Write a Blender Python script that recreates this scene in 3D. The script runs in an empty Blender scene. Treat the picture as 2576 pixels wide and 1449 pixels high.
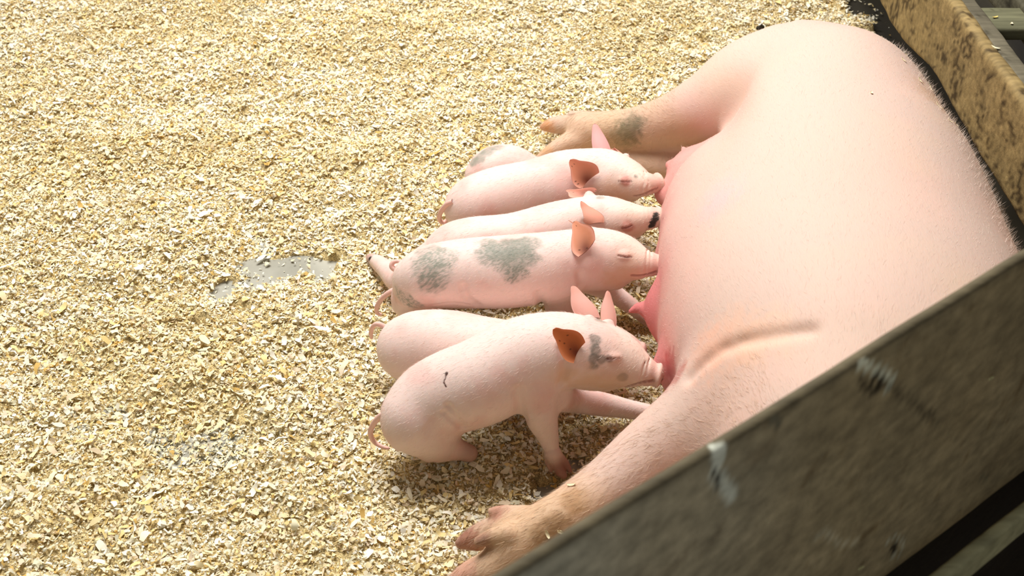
import bpy, math, random
import numpy as np
from mathutils import Vector

# ------------------------------------------------------------------ camera
FRAME_W, FRAME_H = 2576.0, 1449.0
FOCAL = 3000.0                    # focal length in pixels
PITCH = math.radians(37.0)
CAM_H = 1.30
cp, sp = math.cos(PITCH), math.sin(PITCH)
FWD = np.array([0, cp, -sp]); UPV = np.array([0, sp, cp]); RGT = np.array([1.0, 0, 0])
CAM = np.array([0, 0, CAM_H])
scene = bpy.context.scene
cam_data = bpy.data.cameras.new('camera')
cam_data.sensor_fit = 'HORIZONTAL'
cam_data.sensor_width = 36.0
cam_data.lens = 36.0 * FOCAL / FRAME_W
cam_data.clip_start = 0.05
cam_data.dof.use_dof = True
cam_data.dof.focus_distance = 1.95
cam_data.dof.aperture_fstop = 9.0
cam = bpy.data.objects.new('camera', cam_data)
scene.collection.objects.link(cam)
cam.location = CAM
cam.rotation_euler = (math.pi / 2 - PITCH, 0, 0)
scene.camera = cam

# ------------------------------------------------------------------ light
world = bpy.data.worlds.new('world'); scene.world = world
world.use_nodes = True
bg = world.node_tree.nodes['Background']
bg.inputs[0].default_value = (1.0, 0.84, 0.66, 1)
bg.inputs[1].default_value = 0.085


def area_light(name, loc, target, size, energy, col):
    d = bpy.data.lights.new(name, 'AREA'); d.shape = 'SQUARE'; d.size = size
    d.energy = energy; d.color = col
    o = bpy.data.objects.new(name, d); scene.collection.objects.link(o)
    o.location = loc
    o.rotation_euler = (Vector(target) - Vector(loc)).to_track_quat('-Z', 'Y').to_euler()
    return o


area_light('barn_skylight', (-0.45, 2.70, 2.95), (0.1, 1.6, 0.0), 1.7, 170.0, (1.0, 0.99, 0.96))
area_light('near_board_fill', (-0.75, -1.7, 1.75), (0.1, 0.7, 0.5), 1.0, 20.0, (0.90, 0.96, 1.0))  # added fill with no seen source, brightens the camera side of the near board
vs = scene.view_settings
vs.view_transform = 'Standard'; vs.look = 'None'; vs.gamma = 1.0
vs.exposure = 0.0
vs.use_curve_mapping = False
scene.render.film_transparent = False
scene.cycles.max_bounces = 6
scene.cycles.diffuse_bounces = 4

# ------------------------------------------------------------------ helpers
C = scene.collection


def P(px, py, z):
    """world point at height z that the photograph shows at (px, py)"""
    d = FWD + RGT * (px - FRAME_W / 2) / FOCAL - UPV * (py - FRAME_H / 2) / FOCAL
    t = (z - CAM_H) / d[2]
    return CAM + d * t


def Pd(px, py, depth):
    d = FWD + RGT * (px - FRAME_W / 2) / FOCAL - UPV * (py - FRAME_H / 2) / FOCAL
    return CAM + d * depth


def depth_of(p):
    return float(np.dot(np.asarray(p) - CAM, FWD))


def PR(px, py, z, r):
    p = P(px, py, z)
    return p, r * depth_of(p) / FOCAL


def lin(r, g, b):
    def f(c):
        c /= 255.0
        return c / 12.92 if c <= 0.04045 else ((c + 0.055) / 1.055) ** 2.4
    return np.array([f(r), f(g), f(b)])


def smooth(e0, e1, x):
    t = np.clip((x - e0) / (e1 - e0), 0, 1)
    return t * t * (3 - 2 * t)


def _hash(ix, iy, iz, seed):
    h = (ix.astype(np.int64) * 374761393 + iy.astype(np.int64) * 668265263 + iz.astype(np.int64) * 2147483647 + seed * 974634721) & 0xFFFFFFFF
    h = ((h ^ (h >> 13)) * 1274126177) & 0xFFFFFFFF
    h = ((h ^ (h >> 16)) * 2246822519) & 0xFFFFFFFF
    return ((h ^ (h >> 15)) & 0xFFFFFF) / float(0xFFFFFF)


def vnoise(p, scale, seed=0):
    """smooth value noise in 0..1 at points p (N,3)"""
    q = np.asarray(p, dtype=np.float64) * scale
    i = np.floor(q).astype(np.int64); f = q - i
    f = f * f * (3 - 2 * f)
    out = np.zeros(len(q))
    for dx in (0, 1):
        wx = f[:, 0] if dx else 1 - f[:, 0]
        for dy in (0, 1):
            wy = f[:, 1] if dy else 1 - f[:, 1]
            for dz in (0, 1):
                wz = f[:, 2] if dz else 1 - f[:, 2]
                out += wx * wy * wz * _hash(i[:, 0] + dx, i[:, 1] + dy, i[:, 2] + dz, seed)
    return out


def fbm(p, scale, seed=0, octaves=3):
    s, a, t = 0, 1.0, 0
    for o in range(octaves):
        s = s + a * vnoise(p, scale * 2 ** o, seed + o * 17); t += a; a *= 0.5
    return s / t


def catmull(pts, n):
    pts = np.asarray(pts, dtype=float)
    if len(pts) < 3:
        t = np.linspace(0, 1, n + 1)[:, None]
        return pts[0] * (1 - t) + pts[-1] * t
    ext = np.vstack([2 * pts[0] - pts[1], pts, 2 * pts[-1] - pts[-2]])
    out = []
    for i in range(1, len(ext) - 2):
        p0, p1, p2, p3 = ext[i - 1], ext[i], ext[i + 1], ext[i + 2]
        for t in np.linspace(0, 1, n, endpoint=False):
            out.append(0.5 * ((2 * p1) + (-p0 + p2) * t + (2 * p0 - 5 * p1 + 4 * p2 - p3) * t * t + (-p0 + 3 * p1 - 3 * p2 + p3) * t ** 3))
    out.append(pts[-1])
    return np.array(out)


def chain_px(lst, n=5):
    """[(px,py,z,r_px)...] -> smooth chain of (x,y,z,r)"""
    a = []
    for (px, py, z, r) in lst:
        p, rr = PR(px, py, z, r)
        a.append([*p, rr])
    return catmull(a, n)


# ------------------------------------------------------------------ implicit bodies
class Body:
    """A smooth-blended implicit solid sampled on a grid and turned into one continuous surface."""

    def __init__(self, lo, hi, h):
        self.h = h
        self.lo = np.array(lo, dtype=float)
        self.n = np.ceil((np.array(hi) - self.lo) / h).astype(int) + 1
        self.F = np.full(self.n, 1.0, dtype=np.float32)

    def _win(self, lo, hi):
        a = np.clip(np.floor((np.array(lo) - self.lo) / self.h).astype(int), 0, self.n)
        b = np.clip(np.ceil((np.array(hi) - self.lo) / self.h).astype(int) + 1, 0, self.n)
        if np.any(b <= a):
            return None, None
        g = [(self.lo[k] + self.h * np.arange(a[k], b[k])).astype(np.float32) for k in range(3)]
        X = g[0][:, None, None]; Y = g[1][None, :, None]; Z = g[2][None, None, :]
        return (slice(a[0], b[0]), slice(a[1], b[1]), slice(a[2], b[2])), (X, Y, Z)

    def _blend(self, sl, D, k, op):
        A = self.F[sl]
        if op < 0:
            D = -D
            if k > 0:
                hh = np.maximum(k - np.abs(A - D), 0) / k
                self.F[sl] = np.maximum(A, D) + hh * hh * k * 0.25
            else:
                self.F[sl] = np.maximum(A, D)
        else:
            if k > 0:
                hh = np.maximum(k - np.abs(A - D), 0) / k
                self.F[sl] = np.minimum(A, D) - hh * hh * k * 0.25
            else:
                self.F[sl] = np.minimum(A, D)

    def chain(self, ch, k=0.01, op=1):
        ch = np.asarray(ch, dtype=float)
        pad = k + 4 * self.h
        lo = (ch[:, :3] - ch[:, 3:4]).min(0) - pad; hi = (ch[:, :3] + ch[:, 3:4]).max(0) + pad
        sl, g = self._win(lo, hi)
        if sl is None:
            return
        a0 = [s.start for s in sl]
        D = np.full([s.stop - s.start for s in sl], 1.0, dtype=np.float32)
        for i in range(len(ch) - 1):
            a, b = ch[i], ch[i + 1]
            l2 = np.minimum(a[:3] - a[3], b[:3] - b[3]) - pad; h2 = np.maximum(a[:3] + a[3], b[:3] + b[3]) + pad
            s2, (X, Y, Z) = self._win(l2, h2)
            if s2 is None:
                continue
            loc = tuple(slice(s2[q].start - a0[q], s2[q].stop - a0[q]) for q in range(3))
            v = (b[:3] - a[:3]).astype(np.float32); L2 = float(np.dot(v, v)) + 1e-12
            dx, dy, dz = X - np.float32(a[0]), Y - np.float32(a[1]), Z - np.float32(a[2])
            t = np.clip((dx * v[0] + dy * v[1] + dz * v[2]) / L2, 0, 1)
            d = np.sqrt((dx - t * v[0]) ** 2 + (dy - t * v[1]) ** 2 + (dz - t * v[2]) ** 2) - (np.float32(a[3]) + t * np.float32(b[3] - a[3]))
            D[loc] = np.minimum(D[loc], d)
        self._blend(sl, D, k, op)

    def ell(self, c, r, k=0.01, op=1, rot=None):
        c = np.asarray(c, dtype=float); r = np.asarray(r, dtype=float)
        m = r.max() + k + 4 * self.h
        ext = r + k + 4 * self.h if rot is None else np.full(3, m)
        sl, g = self._win(c - ext, c + ext)
        if sl is None:
            return
        dx, dy, dz = g[0] - np.float32(c[0]), g[1] - np.float32(c[1]), g[2] - np.float32(c[2])
        if rot is not None:
            R = np.asarray(rot, dtype=np.float32)       # rows are the axes
            u = R[0, 0] * dx + R[0, 1] * dy + R[0, 2] * dz
            v = R[1, 0] * dx + R[1, 1] * dy + R[1, 2] * dz
            w = R[2, 0] * dx + R[2, 1] * dy + R[2, 2] * dz
        else:
            u, v, w = dx, dy, dz
        r = r.astype(np.float32)
        k0 = np.sqrt((u / r[0]) ** 2 + (v / r[1]) ** 2 + (w / r[2]) ** 2)
        k1 = np.sqrt((u / r[0] ** 2) ** 2 + (v / r[1] ** 2) ** 2 + (w / r[2] ** 2) ** 2) + 1e-9
        D = k0 * (k0 - 1) / k1
        self._blend(sl, D.astype(np.float32), k, op)

    def value(self, p):
        i = np.round((np.asarray(p) - self.lo) / self.h).astype(int)
        if np.any(i < 0) or np.any(i >= self.n):
            return 1.0
        return float(self.F[i[0], i[1], i[2]])

    def hit(self, px, py):
        """the surface point the camera sees at this pixel (None if it misses)"""
        d = FWD + RGT * (px - FRAME_W / 2) / FOCAL - UPV * (py - FRAME_H / 2) / FOCAL
        t = 0.6
        while t < 3.6:
            if self.value(CAM + d * t) < 0:
                return CAM + d * t
            t += self.h * 0.4
        return None

    def hit_near(self, px, py, rad=12):
        for r in range(0, rad + 1, 3):
            for k in range(8 if r else 1):
                q = self.hit(px + r * math.cos(k * math.pi / 4), py + r * math.sin(k * math.pi / 4))
                if q is not None:
                    return q
        return None

    def mesh(self, iters=2):
        F = self.F; n = np.array(F.shape)
        S = F < 0
        cnt = np.zeros(n - 1, dtype=np.int8)
        for dx in (0, 1):
            for dy in (0, 1):
                for dz in (0, 1):
                    cnt += S[dx:n[0] - 1 + dx, dy:n[1] - 1 + dy, dz:n[2] - 1 + dz]
        act = (cnt > 0) & (cnt < 8)
        idx = np.argwhere(act)
        imap = np.full(n - 1, -1, dtype=np.int32)
        imap[act] = np.arange(len(idx))
        acc = np.zeros((len(idx), 3)); num = np.zeros(len(idx))
        corners = [(a, b, c) for a in (0, 1) for b in (0, 1) for c in (0, 1)]
        vals = {c: F[idx[:, 0] + c[0], idx[:, 1] + c[1], idx[:, 2] + c[2]].astype(np.float64) for c in corners}
        for c in corners:
            for ax in range(3):
                if c[ax] == 0:
                    d = list(c); d[ax] = 1; d = tuple(d)
                    a, b = vals[c], vals[d]
                    m = (a < 0) != (b < 0)
                    t = np.where(m, a / np.where(m, a - b, 1), 0)
                    base = np.array(c, dtype=float)[None, :].repeat(len(idx), 0)
                    base[:, ax] += t
                    acc[m] += base[m]; num[m] += 1
        V = self.lo + (idx + acc / num[:, None]) * self.h
        quads = []
        for ax in range(3):
            o1, o2 = (ax + 1) % 3, (ax + 2) % 3
            sl_a = [slice(None)] * 3; sl_b = [slice(None)] * 3
            sl_a[ax] = slice(0, n[ax] - 1); sl_b[ax] = slice(1, n[ax])
            for o in (o1, o2):
                sl_a[o] = slice(1, n[o] - 1); sl_b[o] = slice(1, n[o] - 1)
            A, B = S[tuple(sl_a)], S[tuple(sl_b)]
            e = np.argwhere(A != B)
            if len(e) == 0:
                continue
            ins = A[e[:, 0], e[:, 1], e[:, 2]]
            e = e.copy(); e[:, o1] += 1; e[:, o2] += 1
            def cell(d1, d2):
                q = e.copy(); q[:, o1] -= d1; q[:, o2] -= d2
                return imap[q[:, 0], q[:, 1], q[:, 2]]
            c00, c10, c11, c01 = cell(1, 1), cell(0, 1), cell(0, 0), cell(1, 0)
            q1 = np.stack([c00, c10, c11, c01], 1)
            q1[~ins] = q1[~ins][:, ::-1]
            quads.append(q1)
        Q = np.vstack(quads)
        E = np.vstack([Q[:, [0, 1]], Q[:, [1, 2]], Q[:, [2, 3]], Q[:, [3, 0]]])
        for it in range(iters):
            for lam in (0.55, -0.45):
                s = np.zeros_like(V); w = np.zeros(len(V))
                np.add.at(s, E[:, 0], V[E[:, 1]]); np.add.at(w, E[:, 0], 1)
                V = V + lam * (s / w[:, None] - V)
        return V, Q


def normals(V, Q):
    N = np.zeros_like(V)
    f = np.cross(V[Q[:, 2]] - V[Q[:, 0]], V[Q[:, 3]] - V[Q[:, 1]])
    for k in range(4):
        np.add.at(N, Q[:, k], f)
    return N / (np.linalg.norm(N, axis=1, keepdims=True) + 1e-12)


class Mesh:
    """collects vertices, colours and faces (with a material slot) for one object"""

    def __init__(self):
        self.v, self.c, self.f, self.m, self.n = [], [], [], [], 0

    def add(self, V, faces, col, mat=0):
        V = np.asarray(V, dtype=float); faces = np.asarray(faces, dtype=np.int64)
        col = np.asarray(col, dtype=float)
        if col.ndim == 1:
            col = np.repeat(col[None, :3], len(V), 0)
        self.v.append(V); self.c.append(col[:, :3]); self.f.append(faces + self.n); self.m.append(mat)
        self.n += len(V)

    def build(self, name, mats, parent=None, smooth_shade=True, origin=None):
        V = np.vstack(self.v); col = np.vstack(self.c)
        if origin is not None:
            V = V - np.asarray(origin)
        me = bpy.data.meshes.new(name)
        me.vertices.add(len(V)); me.vertices.foreach_set('co', V.astype(np.float32).ravel())
        loops = np.concatenate([f.ravel() for f in self.f])
        tot = np.concatenate([np.full(len(f), f.shape[1], dtype=np.int32) for f in self.f])
        start = np.concatenate([[0], np.cumsum(tot)[:-1]]).astype(np.int32)
        me.loops.add(len(loops)); me.loops.foreach_set('vertex_index', loops.astype(np.int32))
        me.polygons.add(len(tot)); me.polygons.foreach_set('loop_start', start)
        me.polygons.foreach_set('loop_total', tot)
        mi = np.concatenate([np.full(len(f), m, dtype=np.int32) for f, m in zip(self.f, self.m)])
        me.polygons.foreach_set('material_index', mi)
        me.polygons.foreach_set('use_smooth', np.full(len(tot), smooth_shade, dtype=bool))
        a = me.color_attributes.new('Col', 'FLOAT_COLOR', 'POINT')
        a.data.foreach_set('color', np.hstack([col, np.ones((len(col), 1))]).astype(np.float32).ravel())
        for m in (mats if isinstance(mats, (list, tuple)) else [mats]):
            me.materials.append(m)
        me.update(calc_edges=True); me.validate()
        o = bpy.data.objects.new(name, me); C.objects.link(o)
        if origin is not None:
            o.location = origin
        if parent is not None:
            o.parent = parent
            if parent.type == 'EMPTY' and origin is not None:
                o.location = Vector(origin) - parent.location
        return o


def tag(o, label=None, cat=None, group=None, kind=None):
    if label: o['label'] = label
    if cat: o['category'] = cat
    if group: o['group'] = group
    if kind: o['kind'] = kind
    return o


# ------------------------------------------------------------------ materials
def new_mat(name):
    m = bpy.data.materials.new(name); m.use_nodes = True
    nt = m.node_tree
    return m, nt, nt.nodes['Principled BSDF']


def attr_mat(name, rough=0.6, bump=(), sss=0.0, sss_scale=0.006, spec=0.3, vary=()):
    """colour from the mesh's pigment attribute, modulated by noise, with layered bump"""
    m, nt, b = new_mat(name)
    N, L = nt.nodes, nt.links
    at = N.new('ShaderNodeAttribute'); at.attribute_name = 'Col'
    tc = N.new('ShaderNodeTexCoord')
    col = at.outputs['Color']
    for (scale, amt, stretch) in vary:
        mp = N.new('ShaderNodeMapping'); mp.inputs['Scale'].default_value = stretch
        L.new(tc.outputs['Object'], mp.inputs['Vector'])
        nz = N.new('ShaderNodeTexNoise'); nz.inputs['Scale'].default_value = scale; nz.inputs['Detail'].default_value = 4
        L.new(mp.outputs[0], nz.inputs['Vector'])
        mr = N.new('ShaderNodeMapRange'); mr.inputs[1].default_value = 0.3; mr.inputs[2].default_value = 0.7
        mr.inputs[3].default_value = 1 - amt; mr.inputs[4].default_value = 1 + amt
        L.new(nz.outputs['Fac'], mr.inputs[0])
        mx = N.new('ShaderNodeVectorMath'); mx.operation = 'SCALE'
        L.new(col, mx.inputs[0]); L.new(mr.outputs[0], mx.inputs['Scale'])
        col = mx.outputs[0]
    L.new(col, b.inputs['Base Color'])
    prev = None
    for (scale, strength, dist, stretch) in bump:
        mp = N.new('ShaderNodeMapping'); mp.inputs['Scale'].default_value = stretch
        L.new(tc.outputs['Object'], mp.inputs['Vector'])
        nz = N.new('ShaderNodeTexNoise'); nz.inputs['Scale'].default_value = scale; nz.inputs['Detail'].default_value = 3
        L.new(mp.outputs[0], nz.inputs['Vector'])
        bp = N.new('ShaderNodeBump'); bp.inputs['Strength'].default_value = strength; bp.inputs['Distance'].default_value = dist
        L.new(nz.outputs['Fac'], bp.inputs['Height'])
        if prev is not None:
            L.new(prev.outputs[0], bp.inputs['Normal'])
        prev = bp
    if prev is not None:
        L.new(prev.outputs[0], b.inputs['Normal'])
    b.inputs['Roughness'].default_value = rough
    b.inputs['Specular IOR Level'].default_value = spec
    if sss > 0:
        b.inputs['Subsurface Weight'].default_value = sss
        b.inputs['Subsurface Radius'].default_value = (1.0, 0.38, 0.22)
        b.inputs['Subsurface Scale'].default_value = sss_scale
    return m


MAT_PIG = attr_mat('piglet_skin', 0.55, bump=((900, 0.25, 0.0006, (1, 1, 1)), (160, 0.15, 0.001, (1, 1, 1))), sss=0.25, sss_scale=0.004, spec=0.25)
MAT_SOW = attr_mat('sow_skin', 0.6, bump=((420, 0.3, 0.001, (1, 0.25, 1)), (70, 0.15, 0.002, (1, 0.6, 1))), sss=0.2, sss_scale=0.009, spec=0.22)
MAT_HAIR = attr_mat('bristle_hair', 0.6, spec=0.2)
MAT_SHAV = attr_mat('wood_shaving', 0.7, spec=0.2)
MAT_BED = attr_mat('litter_bed', 0.8, bump=((420, 1.0, 0.006, (1, 1, 1)), (150, 0.8, 0.008, (1, 1, 1))), spec=0.1, vary=((380, 0.4, (1, 1, 1)), (60, 0.2, (1, 1, 1))))
MAT_WOOD = attr_mat('weathered_wood', 0.75, bump=((60, 0.5, 0.003, (0.15, 1, 1)), (300, 0.4, 0.001, (0.3, 1, 1))), spec=0.25, vary=((90, 0.25, (0.12, 1, 1)), (14, 0.2, (0.5, 1, 1))))


# ------------------------------------------------------------------ setting: floor and litter
def smooth_field(shape, sig, seed):
    rng = np.random.default_rng(seed)
    a = rng.standard_normal(shape)
    fx = np.fft.fftfreq(shape[0])[:, None]; fy = np.fft.fftfreq(shape[1])[None, :]
    g = np.exp(-2 * (math.pi * sig) ** 2 * (fx ** 2 + fy ** 2))
    r = np.real(np.fft.ifft2(np.fft.fft2(a) * g))
    return r / r.std()


GX0, GX1, GY0, GY1, GRES = -1.75, 1.0, 0.55, 3.5, 0.008
gnx, gny = int((GX1 - GX0) / GRES), int((GY1 - GY0) / GRES)
bed_noise = 0.006 * smooth_field((gnx, gny), 9, 1) + 0.004 * smooth_field((gnx, gny), 3.2, 2) + 0.0022 * smooth_field((gnx, gny), 1.4, 3)
gxs = GX0 + GRES * np.arange(gnx); gys = GY0 + GRES * np.arange(gny)
bare = np.zeros((gnx, gny))
EDGE = smooth_field((gnx, gny), 2.5, 4)
for (px, py, rx, ry, amt) in [(725, 652, 150, 34, 1.15), (800, 680, 60, 26, 1.0), (640, 690, 70, 24, .8), (556, 712, 24, 36, 1.0), (590, 775, 40, 22, .55),
                              (505, 800, 26, 12, .6), (235, 930, 30, 12, .42), (1385, 1213, 66, 30, 1.1), (1330, 1190, 40, 18, .8), (1440, 1150, 40, 25, .6), (240, 1265, 20, 10, .42)]:
    c = P(px, py, 0); sx = rx * depth_of(c) / FOCAL; syy = abs(P(px, py - ry, 0)[1] - c[1])
    q = ((gxs[:, None] - c[0]) / sx) ** 2 + ((gys[None, :] - c[1]) / syy) ** 2
    bare = np.maximum(bare, amt * (1 - smooth(0.55, 1.5, q + 0.28 * EDGE)))
edge_x = smooth(0.875, 0.925, gxs[:, None] + 0.015 * EDGE)
bare = np.maximum(bare, edge_x)
BED_H = bed_noise - 0.006 - 0.030 * smooth(0.35, 0.8, bare)


def sample(F, x, y):
    i = np.clip(((x - GX0) / GRES).astype(int), 0, gnx - 1); j = np.clip(((y - GY0) / GRES).astype(int), 0, gny - 1)
    return F[i, j]


def grid_faces(nu, nv):
    i, j = np.meshgrid(np.arange(nu - 1), np.arange(nv - 1), indexing='ij')
    a = (i * nv + j).ravel()
    return np.stack([a, a + nv, a + nv + 1, a + 1], 1)


# concrete floor
fm, fnt, fb = new_mat('concrete_floor')
n1 = fnt.nodes.new('ShaderNodeTexNoise'); n1.inputs['Scale'].default_value = 9; n1.inputs['Detail'].default_value = 8
r1 = fnt.nodes.new('ShaderNodeValToRGB')
r1.color_ramp.elements[0].position = 0.3; r1.color_ramp.elements[0].color = (0.30, 0.285, 0.23, 1)
r1.color_ramp.elements[1].position = 0.7; r1.color_ramp.elements[1].color = (0.46, 0.44, 0.37, 1)
tcx = fnt.nodes.new('ShaderNodeTexCoord')
fnt.links.new(tcx.outputs['Object'], n1.inputs['Vector'])
fnt.links.new(n1.outputs['Fac'], r1.inputs['Fac']); fnt.links.new(r1.outputs[0], fb.inputs['Base Color'])
fb.inputs['Roughness'].default_value = 0.8
me = bpy.data.meshes.new('floor')
me.from_pydata([(-4, -1.5, -0.025), (0.9, -1.5, -0.025), (0.9, 6, -0.025), (-4, 6, -0.025)], [], [(0, 1, 2, 3)])
me.materials.append(fm)
floor = bpy.data.objects.new('floor', me); C.objects.link(floor)
tag(floor, 'grey concrete floor showing through gaps in the shavings', 'floor', kind='structure')
# dark dirt floor beside the boards; near-black paints the void's shade beyond
gm, gnt, gb = new_mat('dark_floor_with_shade')
n2 = gnt.nodes.new('ShaderNodeTexNoise'); n2.inputs['Scale'].default_value = 14; n2.inputs['Detail'].default_value = 6
r2 = gnt.nodes.new('ShaderNodeValToRGB')
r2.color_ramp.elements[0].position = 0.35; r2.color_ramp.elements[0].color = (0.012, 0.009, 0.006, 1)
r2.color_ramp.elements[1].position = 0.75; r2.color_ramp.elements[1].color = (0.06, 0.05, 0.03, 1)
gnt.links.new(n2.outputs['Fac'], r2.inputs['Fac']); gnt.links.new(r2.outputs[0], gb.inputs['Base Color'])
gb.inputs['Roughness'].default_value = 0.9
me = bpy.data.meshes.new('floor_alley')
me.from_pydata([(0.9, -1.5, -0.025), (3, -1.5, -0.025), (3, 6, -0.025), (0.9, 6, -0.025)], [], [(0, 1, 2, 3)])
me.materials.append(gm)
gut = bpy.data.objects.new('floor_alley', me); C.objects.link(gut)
tag(gut, 'dark dirt floor by the right hand boards, shade of the gap in its colour', 'floor', kind='structure')

# shavings bed + flakes, one uncountable mass
rng = np.random.default_rng(11)
SH = Mesh()
gx, gy = np.meshgrid(gxs, gys, indexing='ij')
bv = np.stack([gx.ravel(), gy.ravel(), BED_H.ravel()], 1)
bn = fbm(bv, 60, 5)
bcol = lin(232, 206, 148)[None] * (0.7 + 0.6 * bn[:, None])
SH.add(bv, grid_faces(gnx, gny), bcol, 1)


def flakes(n, lmin, lmax, lift, tilt, curl, seed, bright=1.0, region=None):
    r = np.random.default_rng(seed)
    x = r.uniform(GX0 + .02, GX1 - .02, n); y = r.uniform(GY0 + .02, GY1 - .02, n)
    b = sample(bare, x, y)
    keep = r.random(n) > np.clip(b * 1.15, 0, 0.96)
    hw = 0.30 + 0.50 * (y * 0.5)                     # only what this pen corner can show
    keep &= np.abs(x) < 0.62 + 0.36 * y
    x, y = x[keep], y[keep]; n = len(x)
    z = sample(BED_H, x, y)
    zz = np.maximum(z, -0.024)
    L = lmin * (lmax / lmin) ** (r.random(n) ** 1.7)
    W = L * r.uniform(0.28, 0.75, n)
    W = np.minimum(W, 0.011)
    yaw = r.uniform(0, 2 * math.pi, n)
    pt = r.normal(0, tilt, n); rl = r.normal(0, tilt, n)
    cu = r.normal(0, curl, n)                          # curl angle over the length
    tw = r.normal(0, 0.35, n)
    NU = 4
    u = np.linspace(-1, 1, NU)
    V = np.zeros((n, NU, 2, 3))
    irr = r.uniform(0.45, 1.05, (n, NU)); irr[:, 0] *= 0.65; irr[:, -1] *= 0.6
    for i in range(NU):
        ang = u[i] * cu
        rad = np.where(np.abs(cu) < 0.05, 0.05, cu)
        lx = (L / 2) * np.sin(u[i] * rad) / rad
        lz = (L / 2) * (1 - np.cos(u[i] * rad)) / rad
        for j, s in enumerate((-1, 1)):
            wy = s * W / 2 * irr[:, i]
            wz = wy * tw * u[i]
            V[:, i, j, 0] = lx + r.normal(0, 1, n) * L * 0.04
            V[:, i, j, 1] = wy + r.normal(0, 1, n) * W * 0.06
            V[:, i, j, 2] = lz + wz
    X, Yv, Z = V[..., 0], V[..., 1], V[..., 2]
    c_, s_ = np.cos(rl)[:, None, None], np.sin(rl)[:, None, None]
    Yv, Z = Yv * c_ - Z * s_, Yv * s_ + Z * c_
    c_, s_ = np.cos(pt)[:, None, None], np.sin(pt)[:, None, None]
    X, Z = X * c_ - Z * s_, X * s_ + Z * c_
    c_, s_ = np.cos(yaw)[:, None, None], np.sin(yaw)[:, None, None]
    X, Yv = X * c_ - Yv * s_, X * s_ + Yv * c_
    low = Z.min(axis=(1, 2))
    Z = Z - low[:, None, None] * 0.6 + (zz + r.random(n) ** 1.5 * lift)[:, None, None]
    X = X + x[:, None, None]; Yv = Yv + y[:, None, None]
    VV = np.stack([X, Yv, Z], -1).reshape(-1, 3)
    k = np.arange(n)[:, None] * (NU * 2)
    F = np.concatenate([k + np.array([[2 * i, 2 * i + 2, 2 * i + 3, 2 * i + 1]]) for i in range(NU - 1)], 0)
    pal = np.array([lin(253, 243, 214), lin(254, 248, 230), lin(248, 231, 184), lin(241, 216, 152), lin(251, 230, 198), lin(242, 236, 206), lin(216, 178, 102)])
    w = np.array([.26, .20, .18, .12, .10, .10, .04]); w = w / w.sum()
    ci = r.choice(len(pal), n, p=w)
    col = pal[ci] * r.uniform(0.82, 1.05, (n, 1)) * bright
    patch = smooth(0.45, 0.75, fbm(np.stack([x, y, 0 * x], 1), 3.2, 91, 2))[:, None]
    col = col * (1 - 0.12 * patch * np.array([0.4, 0.7, 1.6]))
    SH.add(VV, F, np.repeat(col, NU * 2, 0))
    return n


flakes(270000, 0.003, 0.009, 0.006, 0.30, 0.6, 21, 0.97)
flakes(210000, 0.005, 0.014, 0.009, 0.36, 0.9, 22)
flakes(38000, 0.010, 0.022, 0.011, 0.30, 1.0, 23)
flakes(1800, 0.018, 0.036, 0.012, 0.25, 0.8, 24, 1.02)
shav = SH.build('wood_shavings', [MAT_SHAV, MAT_BED], smooth_shade=True)
tag(shav, 'deep bed of pale yellow wood shavings covering the pen floor', 'bedding', kind='stuff')


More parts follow.
